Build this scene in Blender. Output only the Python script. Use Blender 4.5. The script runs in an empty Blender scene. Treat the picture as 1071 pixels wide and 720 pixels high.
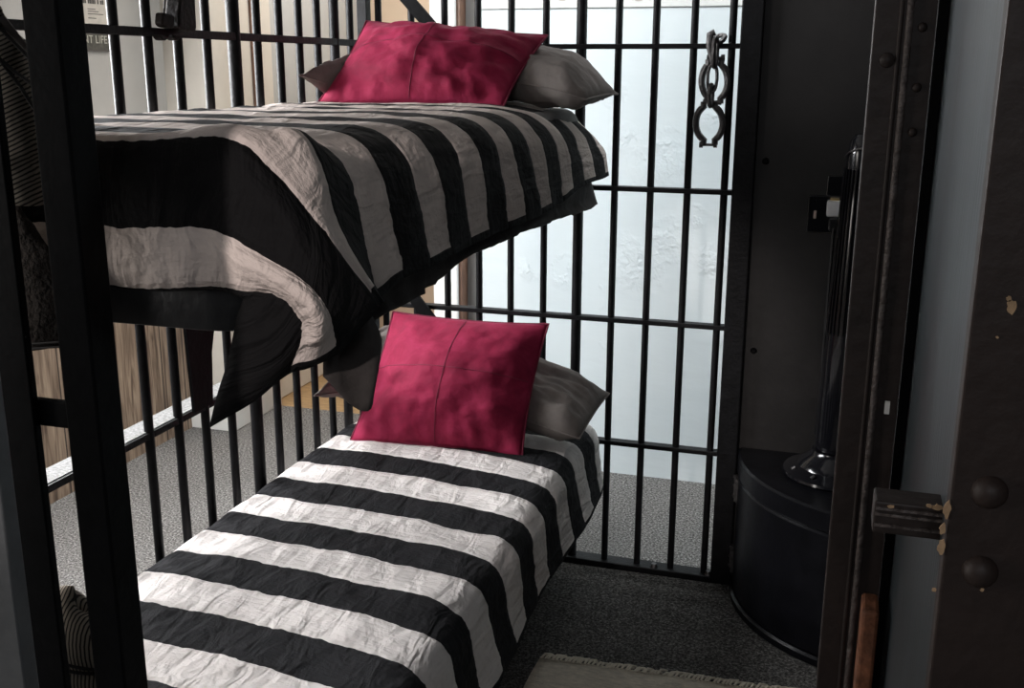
import bpy, bmesh, math, random
from mathutils import Vector, Matrix, noise
random.seed(7)
PI = math.pi
C = bpy.context.scene.collection
# ------------------------------------------------------------------ camera constants (metres, radians)
W, H = 1071, 720
F = 1102.18
EYE = Vector((0, 0, 1.55))
YAW, PITCH, ROLL = 0.29996, 0.25608, -0.00361
CAMR = Matrix.Rotation(YAW, 3, 'Z') @ Matrix.Rotation(-PITCH, 3, 'X') @ Matrix.Rotation(ROLL, 3, 'Y')

def at(px, py, Y):
    """real point on the vertical plane y = Y seen in that direction (used to measure the place)"""
    v = CAMR @ Vector(((px - W / 2) / F, 1, -(py - H / 2) / F))
    return EYE + v * (Y / v.y)

def atx(px, py, X):
    v = CAMR @ Vector(((px - W / 2) / F, 1, -(py - H / 2) / F))
    return EYE + v * (X / v.x)

# ------------------------------------------------------------------ materials
def nodes(name):
    m = bpy.data.materials.new(name); m.use_nodes = True
    nt = m.node_tree; b = nt.nodes['Principled BSDF']
    return m, nt, b

def N(nt, t, **kw):
    n = nt.nodes.new(t)
    for k, v in kw.items():
        if k.startswith('i_'):
            n.inputs[k[2:].replace('_', ' ')].default_value = v
        else:
            setattr(n, k, v)
    return n

def ramp(nt, stops):
    r = nt.nodes.new('ShaderNodeValToRGB')
    e = r.color_ramp.elements
    while len(e) < len(stops): e.new(0.5)
    for i, (p, c) in enumerate(stops):
        e[i].position = p; e[i].color = (*c, 1) if len(c) == 3 else c
    return r

def mat(name, col, rough=0.5, metal=0.0, nscale=0, nmix=0.25, bump=0.0, bscale=60, stretch=None, spec=None, sheen=0, coat=0):
    m, nt, b = nodes(name)
    b.inputs['Base Color'].default_value = (*col, 1)
    b.inputs['Roughness'].default_value = rough
    b.inputs['Metallic'].default_value = metal
    if spec is not None: b.inputs['Specular IOR Level'].default_value = spec
    if sheen: b.inputs['Sheen Weight'].default_value = sheen
    if coat: b.inputs['Coat Weight'].default_value = coat
    tc = N(nt, 'ShaderNodeTexCoord')
    src = tc.outputs['Object']
    if stretch:
        mp = N(nt, 'ShaderNodeMapping'); mp.inputs['Scale'].default_value = stretch
        nt.links.new(src, mp.inputs[0]); src = mp.outputs[0]
    if nscale:
        n = N(nt, 'ShaderNodeTexNoise', i_Scale=nscale, i_Detail=6.0, i_Roughness=0.65)
        nt.links.new(src, n.inputs['Vector'])
        lo = tuple(c * (1 - nmix) for c in col); hi = tuple(min(1, c * (1 + nmix)) for c in col)
        r = ramp(nt, [(0.3, lo), (0.7, hi)])
        nt.links.new(n.outputs[0], r.inputs[0]); nt.links.new(r.outputs[0], b.inputs['Base Color'])
    if bump:
        n2 = N(nt, 'ShaderNodeTexNoise', i_Scale=bscale, i_Detail=5.0)
        nt.links.new(src, n2.inputs['Vector'])
        bp = N(nt, 'ShaderNodeBump', i_Strength=bump, i_Distance=0.01)
        nt.links.new(n2.outputs[0], bp.inputs['Height']); nt.links.new(bp.outputs[0], b.inputs['Normal'])
    return m

M = {}
M['black_iron'] = mat('black_iron', (0.007, 0.007, 0.008), 0.5, 0, 25, 0.5, 0.15, 90, spec=0.18)
M['matt_iron'] = mat('matt_iron', (0.004, 0.004, 0.0045), 0.6, 0, 25, 0.5, 0.12, 70, spec=0.10)
M['frame_iron'] = mat('frame_iron', (0.020, 0.020, 0.021), 0.38, 0, 30, 0.3, 0.15, 60, spec=0.45)
M['ledge'] = mat('pale_ledge', (0.20, 0.197, 0.192), 0.65, 0, 150, 0.75, 0.2, 200)  # lighter speckled grey, used only on the left rail's top face
M['brown_iron'] = mat('brown_black_iron', (0.027, 0.019, 0.0165), 0.55, 0, 18, 0.35, 0.15, 60, spec=0.35)
M['bead_iron'] = mat('bead_iron', (0.085, 0.068, 0.062), 0.5, 0, 60, 0.5, 0.5, 120)
M['plate_iron'] = mat('plate_iron', (0.030, 0.0205, 0.0175), 0.55, 0, 9, 0.3, 0.12, 60, spec=0.35)
M['panel_iron'] = mat('panel_iron', (0.015, 0.0133, 0.013), 0.55, 0, 5, 0.45, 0.12, 30)
M['gloss_black'] = mat('gloss_black', (0.006, 0.006, 0.008), 0.16, 0, 0, bump=0.03, bscale=40, coat=0.3)
M['drum_black'] = mat('drum_black', (0.005, 0.005, 0.0065), 0.34, 0, 12, 0.4, 0.12, 25, spec=0.15)
M['steel'] = mat('old_steel', (0.11, 0.105, 0.105), 0.38, 0.75, 40, 0.5, 0.3, 90)
M['blue_paint'] = mat('blue_grey_paint', (0.019, 0.0255, 0.030), 0.45, 0, 6, 0.35, 0.1, 30, stretch=(6, 6, 0.7))
M['grey_paint'] = mat('grey_paint', (0.09, 0.095, 0.10), 0.5, 0, 8, 0.3, 0.15, 40)
M['bare'] = mat('chipped_wood_tone', (0.50, 0.33, 0.19), 0.8, 0, 60, 0.4)
M['rust'] = mat('rusty_wood', (0.20, 0.075, 0.035), 0.75, 0, 45, 0.7, 0.4, 60)
M['pillowcase'] = mat('taupe_pillowcase', (0.18, 0.156, 0.143), 0.85, 0, 30, 0.12, 0.5, 26, sheen=0.0)
M['blanket'] = mat('taupe_blanket', (0.040, 0.034, 0.032), 0.9, 0, 20, 0.3, 0.5, 25)
M['mattress'] = mat('mattress_ticking', (0.10, 0.095, 0.09), 0.9, 0, 30, 0.2)
M['cream_paint'] = mat('cream_paint', (0.62, 0.57, 0.50), 0.6, 0, 4, 0.06)
M['white_paint'] = mat('white_paint', (0.78, 0.77, 0.74), 0.55, 0, 4, 0.05)
M['brown_trim'] = mat('brown_trim', (0.16, 0.085, 0.055), 0.5, 0, 10, 0.3)
M['tan_wall'] = mat('tan_wall', (0.50, 0.39, 0.29), 0.8, 0, 3, 0.06)
M['pale_wall'] = mat('pale_wall', (0.50, 0.47, 0.435), 0.8, 0, 3, 0.06, 0.05, 40)
M['grey_wall'] = mat('grey_wall', (0.42, 0.42, 0.41), 0.8, 0, 3, 0.06, 0.05, 40)
M['paper'] = mat('old_paper', (0.62, 0.56, 0.49), 0.85, 0, 25, 0.12)
M['ink'] = mat('ink', (0.10, 0.085, 0.075), 0.8)
M['sign_dark'] = mat('sign_dark', (0.085, 0.078, 0.062), 0.7, 0, 60, 0.4)
M['sign_ink'] = mat('sign_letter', (0.55, 0.52, 0.44), 0.7)
M['leather'] = mat('dark_leather', (0.012, 0.009, 0.008), 0.6, 0, 40, 0.5, 0.3, 90, spec=0.15)
M['white_plastic'] = mat('white_plastic', (0.85, 0.86, 0.88), 0.35)
M['toggle'] = mat('toggle_plastic', (0.62, 0.50, 0.44), 0.4)
M['brass'] = mat('brass', (0.8, 0.6, 0.3), 0.3, 1.0)
M['brown_wool'] = mat('brown_wool', (0.022, 0.016, 0.013), 0.95, 0, 120, 0.6, 0.8, 150)
M['cord_black'] = mat('cord_black', (0.008, 0.008, 0.009), 0.3)
M['ceiling'] = mat('ceiling_paint', (0.30, 0.29, 0.28), 0.9, 0, 3, 0.05)
M['golden_floor'] = mat('golden_floor', (0.36, 0.23, 0.11), 0.5, 0, 14, 0.4, stretch=(1, 6, 1))

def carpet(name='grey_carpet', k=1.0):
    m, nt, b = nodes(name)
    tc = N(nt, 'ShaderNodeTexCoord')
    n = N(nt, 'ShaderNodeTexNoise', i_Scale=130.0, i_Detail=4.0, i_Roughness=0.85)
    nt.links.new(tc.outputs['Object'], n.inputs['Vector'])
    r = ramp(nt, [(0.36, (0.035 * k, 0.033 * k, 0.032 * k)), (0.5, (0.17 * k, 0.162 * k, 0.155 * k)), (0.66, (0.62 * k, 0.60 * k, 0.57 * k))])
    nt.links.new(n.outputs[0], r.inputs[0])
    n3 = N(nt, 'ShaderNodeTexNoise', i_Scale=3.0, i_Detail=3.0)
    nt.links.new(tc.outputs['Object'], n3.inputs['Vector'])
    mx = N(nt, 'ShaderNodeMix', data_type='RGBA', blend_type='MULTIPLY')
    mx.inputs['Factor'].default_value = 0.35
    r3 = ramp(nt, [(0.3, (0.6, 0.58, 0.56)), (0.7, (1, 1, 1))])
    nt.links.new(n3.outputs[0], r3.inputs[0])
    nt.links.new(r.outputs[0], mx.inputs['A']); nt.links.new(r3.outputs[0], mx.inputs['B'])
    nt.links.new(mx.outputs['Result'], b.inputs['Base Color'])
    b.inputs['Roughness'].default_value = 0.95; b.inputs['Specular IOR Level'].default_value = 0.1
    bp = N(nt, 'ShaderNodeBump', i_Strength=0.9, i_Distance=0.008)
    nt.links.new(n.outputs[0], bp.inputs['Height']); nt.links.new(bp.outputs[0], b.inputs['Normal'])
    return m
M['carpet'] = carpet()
M['cell_carpet_shaded'] = carpet('grey_carpet_shaded', 0.55)  # the same carpet darkened, shade of the cell put into its colour

def wood():
    m, nt, b = nodes('brown_wood_panel')
    tc = N(nt, 'ShaderNodeTexCoord')
    mp = N(nt, 'ShaderNodeMapping'); mp.inputs['Scale'].default_value = (14, 14, 1.1)
    nt.links.new(tc.outputs['Object'], mp.inputs[0])
    n = N(nt, 'ShaderNodeTexNoise', i_Scale=3.0, i_Detail=6.0, i_Distortion=1.2)
    nt.links.new(mp.outputs[0], n.inputs['Vector'])
    r = ramp(nt, [(0.32, (0.10, 0.062, 0.042)), (0.5, (0.26, 0.18, 0.125)), (0.68, (0.42, 0.31, 0.22))])
    nt.links.new(n.outputs[0], r.inputs[0])
    # plank joints across y
    sx = N(nt, 'ShaderNodeSeparateXYZ'); nt.links.new(tc.outputs['Object'], sx.inputs[0])
    m1 = N(nt, 'ShaderNodeMath', operation='MULTIPLY'); m1.inputs[1].default_value = 6.6
    nt.links.new(sx.outputs['Y'], m1.inputs[0])
    fr = N(nt, 'ShaderNodeMath', operation='FRACT'); nt.links.new(m1.outputs[0], fr.inputs[0])
    lt = N(nt, 'ShaderNodeMath', operation='LESS_THAN'); lt.inputs[1].default_value = 0.05
    nt.links.new(fr.outputs[0], lt.inputs[0])
    mx = N(nt, 'ShaderNodeMix', data_type='RGBA'); mx.inputs['B'].default_value = (0.04, 0.025, 0.018, 1)
    nt.links.new(lt.outputs[0], mx.inputs['Factor']); nt.links.new(r.outputs[0], mx.inputs['A'])
    nt.links.new(mx.outputs['Result'], b.inputs['Base Color'])
    b.inputs['Roughness'].default_value = 0.55
    return m
M['wood'] = wood()

def plaster():
    m, nt, b = nodes('pale_plaster')
    tc = N(nt, 'ShaderNodeTexCoord')
    b.inputs['Roughness'].default_value = 0.8
    n = N(nt, 'ShaderNodeTexNoise', i_Scale=2.2, i_Detail=4.0)
    nt.links.new(tc.outputs['Object'], n.inputs['Vector'])
    r = ramp(nt, [(0.3, (0.64, 0.71, 0.73)), (0.7, (0.70, 0.755, 0.765))])
    nt.links.new(n.outputs[0], r.inputs[0]); nt.links.new(r.outputs[0], b.inputs['Base Color'])
    # rough repaired patches: strong crackle inside blotches, gentle trowel marks elsewhere
    blot = N(nt, 'ShaderNodeTexNoise', i_Scale=4.6, i_Detail=3.0, i_Roughness=0.6)
    nt.links.new(tc.outputs['Object'], blot.inputs['Vector'])
    br = ramp(nt, [(0.68, (0, 0, 0)), (0.76, (1, 1, 1))])
    nt.links.new(blot.outputs[0], br.inputs[0])
    pn = N(nt, 'ShaderNodeTexNoise', i_Scale=13.0, i_Detail=3.0)
    nt.links.new(tc.outputs['Object'], pn.inputs['Vector'])
    pt = ramp(nt, [(0.42, (0, 0, 0)), (0.54, (1, 1, 1))]); nt.links.new(pn.outputs[0], pt.inputs[0])
    cr = N(nt, 'ShaderNodeTexNoise', i_Scale=38.0, i_Detail=4.0, i_Distortion=0.8)
    nt.links.new(tc.outputs['Object'], cr.inputs['Vector'])
    acc = br.outputs[0]
    for (cx, cz, rad) in ((-0.63, 1.235, 0.15), (-0.77, 1.30, 0.07), (-0.80, 1.46, 0.06), (-0.70, 0.85, 0.15), (-0.60, 0.93, 0.12), (-0.42, 0.87, 0.09), (-0.44, 1.40, 0.07), (-0.98, 0.80, 0.08), (-1.12, 0.80, 0.06), (-0.50, 1.03, 0.05)):
        dn = N(nt, 'ShaderNodeVectorMath', operation='DISTANCE'); dn.inputs[1].default_value = (cx, 3.855, cz)
        nt.links.new(tc.outputs['Object'], dn.inputs[0])
        mr = N(nt, 'ShaderNodeMapRange'); mr.inputs['From Min'].default_value = rad; mr.inputs['From Max'].default_value = rad * 0.3
        nt.links.new(dn.outputs['Value'], mr.inputs['Value'])
        mm = N(nt, 'ShaderNodeMath', operation='MULTIPLY'); nt.links.new(mr.outputs[0], mm.inputs[0]); nt.links.new(pt.outputs[0], mm.inputs[1])
        mxm = N(nt, 'ShaderNodeMath', operation='MAXIMUM'); nt.links.new(acc, mxm.inputs[0]); nt.links.new(mm.outputs[0], mxm.inputs[1])
        acc = mxm.outputs[0]
    mul = N(nt, 'ShaderNodeMath', operation='MULTIPLY')
    nt.links.new(acc, mul.inputs[0]); nt.links.new(cr.outputs[0], mul.inputs[1])
    tr = N(nt, 'ShaderNodeTexNoise', i_Scale=7.0, i_Detail=3.0)
    mp = N(nt, 'ShaderNodeMapping'); mp.inputs['Scale'].default_value = (1, 1, 2.5)
    nt.links.new(tc.outputs['Object'], mp.inputs[0]); nt.links.new(mp.outputs[0], tr.inputs['Vector'])
    ad = N(nt, 'ShaderNodeMath', operation='MULTIPLY_ADD'); ad.inputs[1].default_value = 0.35
    nt.links.new(tr.outputs[0], ad.inputs[0]); nt.links.new(mul.outputs[0], ad.inputs[2])
    bp = N(nt, 'ShaderNodeBump', i_Strength=0.75, i_Distance=0.010)
    nt.links.new(ad.outputs[0], bp.inputs['Height']); nt.links.new(bp.outputs[0], b.inputs['Normal'])
    return m
M['plaster'] = plaster()

def planks():
    m = mat('white_plank', (0.72, 0.73, 0.70), 0.6, 0, 5, 0.06, 0.08, 30)
    return m
M['planks'] = planks()

def striped(name, s0, period, white_w, umax, white=(0.66, 0.575, 0.53), black=(0.0095, 0.0092, 0.0105), border=0.024, fine=None):
    """woven stripes that follow the cloth's own coordinates (UV)"""
    m, nt, b = nodes(name)
    uv = N(nt, 'ShaderNodeUVMap'); uv.uv_map = 'UVMap'
    sp = N(nt, 'ShaderNodeSeparateXYZ'); nt.links.new(uv.outputs[0], sp.inputs[0])
    wob = N(nt, 'ShaderNodeTexNoise', i_Scale=34.0, i_Detail=2.0)
    nt.links.new(uv.outputs[0], wob.inputs['Vector'])
    w1 = N(nt, 'ShaderNodeMath', operation='MULTIPLY_ADD'); w1.inputs[1].default_value = 0.014; w1.inputs[2].default_value = -0.007 - s0
    nt.links.new(wob.outputs[0], w1.inputs[0])
    add = N(nt, 'ShaderNodeMath', operation='ADD'); nt.links.new(sp.outputs['Y'], add.inputs[0]); nt.links.new(w1.outputs[0], add.inputs[1])
    dv = N(nt, 'ShaderNodeMath', operation='DIVIDE'); dv.inputs[1].default_value = period
    nt.links.new(add.outputs[0], dv.inputs[0])
    fr = N(nt, 'ShaderNodeMath', operation='FRACT'); nt.links.new(dv.outputs[0], fr.inputs[0])
    ww = white_w / period
    r = ramp(nt, [(0.0, white), (ww, black)])
    r.color_ramp.interpolation = 'CONSTANT'
    nt.links.new(fr.outputs[0], r.inputs[0])
    # cloth tone variation
    tn = N(nt, 'ShaderNodeTexNoise', i_Scale=9.0, i_Detail=5.0)
    nt.links.new(uv.outputs[0], tn.inputs['Vector'])
    tr = ramp(nt, [(0.3, (0.86, 0.85, 0.85)), (0.7, (1, 1, 1))])
    nt.links.new(tn.outputs[0], tr.inputs[0])
    mx = N(nt, 'ShaderNodeMix', data_type='RGBA', blend_type='MULTIPLY'); mx.inputs['Factor'].default_value = 1
    nt.links.new(r.outputs[0], mx.inputs['A']); nt.links.new(tr.outputs[0], mx.inputs['B'])
    out = mx.outputs['Result']
    # dark binding along the hem
    if border:
        gt = N(nt, 'ShaderNodeMath', operation='GREATER_THAN'); gt.inputs[1].default_value = umax - border
        nt.links.new(sp.outputs['X'], gt.inputs[0])
        mb = N(nt, 'ShaderNodeMix', data_type='RGBA'); mb.inputs['B'].default_value = (*black, 1)
        nt.links.new(gt.outputs[0], mb.inputs['Factor']); nt.links.new(out, mb.inputs['A'])
        out = mb.outputs['Result']
    nt.links.new(out, b.inputs['Base Color'])
    b.inputs['Roughness'].default_value = 0.85
    b.inputs['Specular IOR Level'].default_value = 0.15
    # weave, seam at each stripe edge, crumples
    cr = N(nt, 'ShaderNodeTexNoise', i_Scale=30.0, i_Detail=3.0, i_Distortion=0.15)
    mp = N(nt, 'ShaderNodeMapping'); mp.inputs['Scale'].default_value = (0.7, 1.3, 1)
    nt.links.new(uv.outputs[0], mp.inputs[0]); nt.links.new(mp.outputs[0], cr.inputs['Vector'])
    cw = N(nt, 'ShaderNodeTexNoise', i_Scale=11.0, i_Detail=3.0, i_Distortion=0.5)
    cm = N(nt, 'ShaderNodeMapping'); cm.inputs['Rotation'].default_value = (0, 0, 0.5); cm.inputs['Scale'].default_value = (2.2, 0.8, 1)
    nt.links.new(uv.outputs[0], cm.inputs[0]); nt.links.new(cm.outputs[0], cw.inputs['Vector'])
    cs = N(nt, 'ShaderNodeMath', operation='MULTIPLY_ADD'); cs.inputs[1].default_value = 2.3
    nt.links.new(cw.outputs[0], cs.inputs[0])
    wv = N(nt, 'ShaderNodeTexNoise', i_Scale=420.0, i_Detail=1.0); nt.links.new(uv.outputs[0], wv.inputs['Vector'])
    cs.inputs[2].default_value = 0
    cs2 = N(nt, 'ShaderNodeMath', operation='MULTIPLY_ADD'); cs2.inputs[1].default_value = 0.10
    nt.links.new(wv.outputs[0], cs2.inputs[0]); nt.links.new(cs.outputs[0], cs2.inputs[2])
    d1 = N(nt, 'ShaderNodeMath', operation='SUBTRACT'); d1.inputs[1].default_value = ww
    nt.links.new(fr.outputs[0], d1.inputs[0])
    ab = N(nt, 'ShaderNodeMath', operation='ABSOLUTE'); nt.links.new(d1.outputs[0], ab.inputs[0])
    d2 = N(nt, 'ShaderNodeMath', operation='SUBTRACT'); d2.inputs[0].default_value = 1.0; nt.links.new(fr.outputs[0], d2.inputs[1])
    mn = N(nt, 'ShaderNodeMath', operation='MINIMUM'); nt.links.new(ab.outputs[0], mn.inputs[0]); nt.links.new(d2.outputs[0], mn.inputs[1])
    mn2 = N(nt, 'ShaderNodeMath', operation='MINIMUM'); nt.links.new(mn.outputs[0], mn2.inputs[0]); nt.links.new(fr.outputs[0], mn2.inputs[1])
    sm = N(nt, 'ShaderNodeMapRange'); sm.inputs['From Max'].default_value = 0.05; sm.inputs['To Min'].default_value = -0.5; sm.inputs['To Max'].default_value = 0.0
    nt.links.new(mn2.outputs[0], sm.inputs['Value'])
    ad = N(nt, 'ShaderNodeMath', operation='ADD'); nt.links.new(sm.outputs[0], ad.inputs[1])
    ad0 = N(nt, 'ShaderNodeMath', operation='ADD'); nt.links.new(cr.outputs[0], ad0.inputs[0]); nt.links.new(cs2.outputs[0], ad0.inputs[1]); nt.links.new(ad0.outputs[0], ad.inputs[0])
    bp = N(nt, 'ShaderNodeBump', i_Strength=0.65, i_Distance=0.011)
    nt.links.new(ad.outputs[0], bp.inputs['Height']); nt.links.new(bp.outputs[0], b.inputs['Normal'])
    return m

def velvet():
    m, nt, b = nodes('crimson_velvet')
    tc = N(nt, 'ShaderNodeTexCoord')
    n = N(nt, 'ShaderNodeTexNoise', i_Scale=11.0, i_Detail=6.0, i_Roughness=0.6, i_Distortion=0.6)
    nt.links.new(tc.outputs['Object'], n.inputs['Vector'])
    r = ramp(nt, [(0.3, (0.17, 0.007, 0.030)), (0.5, (0.25, 0.012, 0.046)), (0.72, (0.34, 0.024, 0.075))])
    nt.links.new(n.outputs[0], r.inputs[0]); nt.links.new(r.outputs[0], b.inputs['Base Color'])
    b.inputs['Roughness'].default_value = 0.8
    b.inputs['Sheen Weight'].default_value = 0.1; b.inputs['Sheen Roughness'].default_value = 0.4
    b.inputs['Sheen Tint'].default_value = (0.9, 0.25, 0.4, 1)
    b.inputs['Specular IOR Level'].default_value = 0.2
    n2 = N(nt, 'ShaderNodeTexNoise', i_Scale=26.0, i_Detail=4.0)
    nt.links.new(tc.outputs['Object'], n2.inputs['Vector'])
    bp = N(nt, 'ShaderNodeBump', i_Strength=0.4, i_Distance=0.012)
    nt.links.new(n2.outputs[0], bp.inputs['Height']); nt.links.new(bp.outputs[0], b.inputs['Normal'])
    return m
M['velvet'] = velvet()
M['velvet_seam'] = mat('crimson_seam', (0.16, 0.005, 0.03), 0.8)

def pinstripe(name, period=0.016, w=0.4, axis='X'):
    m, nt, b = nodes(name)
    uv = N(nt, 'ShaderNodeUVMap'); uv.uv_map = 'UVMap'
    sp = N(nt, 'ShaderNodeSeparateXYZ'); nt.links.new(uv.outputs[0], sp.inputs[0])
    dv = N(nt, 'ShaderNodeMath', operation='DIVIDE'); dv.inputs[1].default_value = period
    nt.links.new(sp.outputs[axis], dv.inputs[0])
    fr = N(nt, 'ShaderNodeMath', operation='FRACT'); nt.links.new(dv.outputs[0], fr.inputs[0])
    r = ramp(nt, [(0.0, (0.022, 0.018, 0.016)), (w - 0.05, (0.03, 0.024, 0.02)), (w + 0.05, (0.38, 0.325, 0.26)), (0.95, (0.38, 0.325, 0.26))])
    nt.links.new(fr.outputs[0], r.inputs[0]); nt.links.new(r.outputs[0], b.inputs['Base Color'])
    b.inputs['Roughness'].default_value = 0.9
    return m
M['pinstripe'] = pinstripe('pinstripe_cotton')
M['cream_cotton'] = mat('cream_cotton', (0.42, 0.38, 0.30), 0.9)
M['dark_piping'] = mat('dark_piping', (0.012, 0.010, 0.010), 0.8)
M['rug'] = mat('cream_rug', (0.62, 0.55, 0.45), 0.95, 0, 40, 0.25, 0.7, 120, stretch=(1, 3, 1))
M['fringe'] = mat('rug_fringe', (0.66, 0.60, 0.50), 0.9)

# ------------------------------------------------------------------ mesh helpers
def link(name, bm, m=None, parent=None, smooth=False, bevel=0):
    me = bpy.data.meshes.new(name); bm.normal_update(); bm.to_mesh(me); bm.free()
    o = bpy.data.objects.new(name, me); C.objects.link(o)
    if m is not None: me.materials.append(m if not isinstance(m, str) else M[m])
    if smooth:
        for p in me.polygons: p.use_smooth = True
        me.set_sharp_from_angle(angle=math.radians(38))
    if parent is not None: o.parent = parent; o.matrix_parent_inverse = parent.matrix_world.inverted() if False else Matrix.Translation(-Vector(parent.location))
    if bevel:
        md = o.modifiers.new('Bevel', 'BEVEL'); md.width = bevel; md.segments = 2; md.limit_method = 'ANGLE'
    return o

def thing(name, label, cat, loc=(0, 0, 0), group=None):
    o = bpy.data.objects.new(name, None); C.objects.link(o); o.location = loc
    o.empty_display_size = 0.1
    return tag(o, label, cat, group)

def tag(o, label=None, cat=None, group=None, kind=None):
    if label: o['label'] = label
    if cat: o['category'] = cat
    if group: o['group'] = group
    if kind: o['kind'] = kind
    return o

def box(bm, x0, x1, y0, y1, z0, z1, mtx=None):
    vs = [Vector((x, y, z)) for x in (x0, x1) for y in (y0, y1) for z in (z0, z1)]
    if mtx: vs = [mtx @ v for v in vs]
    v = [bm.verts.new(p) for p in vs]
    for f in ((0, 1, 3, 2), (4, 6, 7, 5), (0, 4, 5, 1), (2, 3, 7, 6), (0, 2, 6, 4), (1, 5, 7, 3)):
        bm.faces.new([v[i] for i in f])
    return bm

def boxes(*b):
    bm = bmesh.new()
    for q in b: box(bm, *q)
    bmesh.ops.recalc_face_normals(bm, faces=bm.faces)
    return bm

def tube(bm, pts, r, seg=10, closed=False, cap=True):
    pts = [Vector(p) for p in pts]; n = len(pts); rings = []
    up = None
    for i, p in enumerate(pts):
        a = pts[(i - 1) % n] if (closed or i > 0) else p
        b = pts[(i + 1) % n] if (closed or i < n - 1) else p
        t = (b - a).normalized()
        if up is None:
            up = Vector((0, 0, 1)) if abs(t.z) < 0.9 else Vector((1, 0, 0))
        s = t.cross(up).normalized(); up = s.cross(t).normalized()
        rr = r[i] if isinstance(r, (list, tuple)) else r
        rings.append([bm.verts.new(p + (s * math.cos(2 * PI * k / seg) + up * math.sin(2 * PI * k / seg)) * rr) for k in range(seg)])
    for i in range(n if closed else n - 1):
        A, B = rings[i], rings[(i + 1) % n]
        for k in range(seg):
            bm.faces.new([A[k], A[(k + 1) % seg], B[(k + 1) % seg], B[k]])
    if cap and not closed:
        bm.faces.new(list(reversed(rings[0]))); bm.faces.new(rings[-1])
    return bm

def lathe(bm, prof, cx, cy, seg=40, a0=0, a1=2 * PI):
    full = abs(a1 - a0 - 2 * PI) < 1e-4
    n = seg if full else seg + 1
    cols = []
    for k in range(n):
        a = a0 + (a1 - a0) * k / seg
        cols.append([bm.verts.new((cx + r * math.cos(a), cy + r * math.sin(a), z)) for r, z in prof])
    for k in range(seg):
        A, B = cols[k], cols[(k + 1) % n]
        for i in range(len(prof) - 1):
            bm.faces.new([A[i], B[i], B[i + 1], A[i + 1]])
    bmesh.ops.remove_doubles(bm, verts=bm.verts, dist=1e-6)
    bmesh.ops.recalc_face_normals(bm, faces=bm.faces)
    return bm

def prism(bm, poly, d):
    """poly: list of 3-D points (planar), extruded by vector d"""
    a = [bm.verts.new(p) for p in poly]; b = [bm.verts.new(Vector(p) + Vector(d)) for p in poly]
    n = len(a)
    bm.faces.new(list(reversed(a))); bm.faces.new(b)
    for i in range(n): bm.faces.new([a[i], a[(i + 1) % n], b[(i + 1) % n], b[i]])
    bmesh.ops.recalc_face_normals(bm, faces=bm.faces)
    return bm

def cr(p0, p1, p2, p3, t):
    return 0.5 * ((2 * p1) + (-p0 + p2) * t + (2 * p0 - 5 * p1 + 4 * p2 - p3) * t * t + (-p0 + 3 * p1 - 3 * p2 + p3) * t * t * t)

def resample(row, step):
    """row: list of 5-vectors; Catmull-Rom with a given number of steps per interval (list)"""
    out = []
    n = len(row)
    for i in range(n - 1):
        p0 = row[max(i - 1, 0)]; p1 = row[i]; p2 = row[i + 1]; p3 = row[min(i + 2, n - 1)]
        if i == 0: p0 = 2 * p1 - p2
        if i == n - 2: p3 = 2 * p2 - p1
        for k in range(step[i]): out.append(cr(p0, p1, p2, p3, k / step[i]))
    out.append(row[-1].copy()); return out

def clothgrid(rows, usteps, vsteps, wr=0.004, seed=0.0, wscale=9.0):
    """rows of (x,y,z,u,v) control points -> smooth wrinkled bmesh with UVs"""
    R = [[Vector(p) for p in r] for r in rows]
    R = [resample(r, usteps) for r in R]
    cols = list(zip(*R))
    cols = [resample(list(c), vsteps) for c in cols]
    nu, nv = len(cols), len(cols[0])
    bm = bmesh.new(); uvl = bm.loops.layers.uv.new('UVMap')
    P = [[Vector(cols[i][j][:3]) for j in range(nv)] for i in range(nu)]
    UV = [[(cols[i][j][3], cols[i][j][4]) for j in range(nv)] for i in range(nu)]
    V = []
    for i in range(nu):
        col = []
        for j in range(nv):
            a = P[max(i - 1, 0)][j]; b = P[min(i + 1, nu - 1)][j]; c = P[i][max(j - 1, 0)]; d = P[i][min(j + 1, nv - 1)]
            nrm = (b - a).cross(d - c)
            nrm = nrm.normalized() if nrm.length > 1e-9 else Vector((0, 0, 1))
            if nrm.z < 0 and False: nrm = -nrm
            u, v = UV[i][j]
            q = Vector((u * wscale * 0.6, v * wscale, seed))
            dsp = noise.fractal(q, 1.0, 2.0, 3) * wr
            col.append(bm.verts.new(P[i][j] + nrm * dsp))
        V.append(col)
    for i in range(nu - 1):
        for j in range(nv - 1):
            f = bm.faces.new([V[i][j], V[i + 1][j], V[i + 1][j + 1], V[i][j + 1]])
            f.smooth = True
            for l, (a, b) in zip(f.loops, ((i, j), (i + 1, j), (i + 1, j + 1), (i, j + 1))): l[uvl].uv = UV[a][b]
    return bm

def solid(o, t, off=1.0):
    md = o.modifiers.new('Solidify', 'SOLIDIFY'); md.thickness = t; md.offset = off
    return o

# ------------------------------------------------------------------ THE SETTING
ZC = 2.7
FAR = 5.4
tag(link('floor', boxes((-4.2, 2.2, -2.6, 4.22, -0.06, 0)), 'carpet'), kind='structure')
tag(link('floor_cell_shaded', boxes((-1.40, 1.3, 0.9, 3.045, -0.004, 0.002)), 'cell_carpet_shaded'), kind='structure')  # thin darkened carpet sheet standing for the shaded cell floor
tag(link('floor_hall', boxes((-4.2, 2.2, 4.22, FAR + 0.1, -0.06, -0.002)), 'golden_floor'), kind='structure')
tag(link('ceiling', boxes((-4.2, 2.2, -0.2, FAR + 0.1, ZC, ZC + 0.08)), 'ceiling'), kind='structure')
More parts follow.
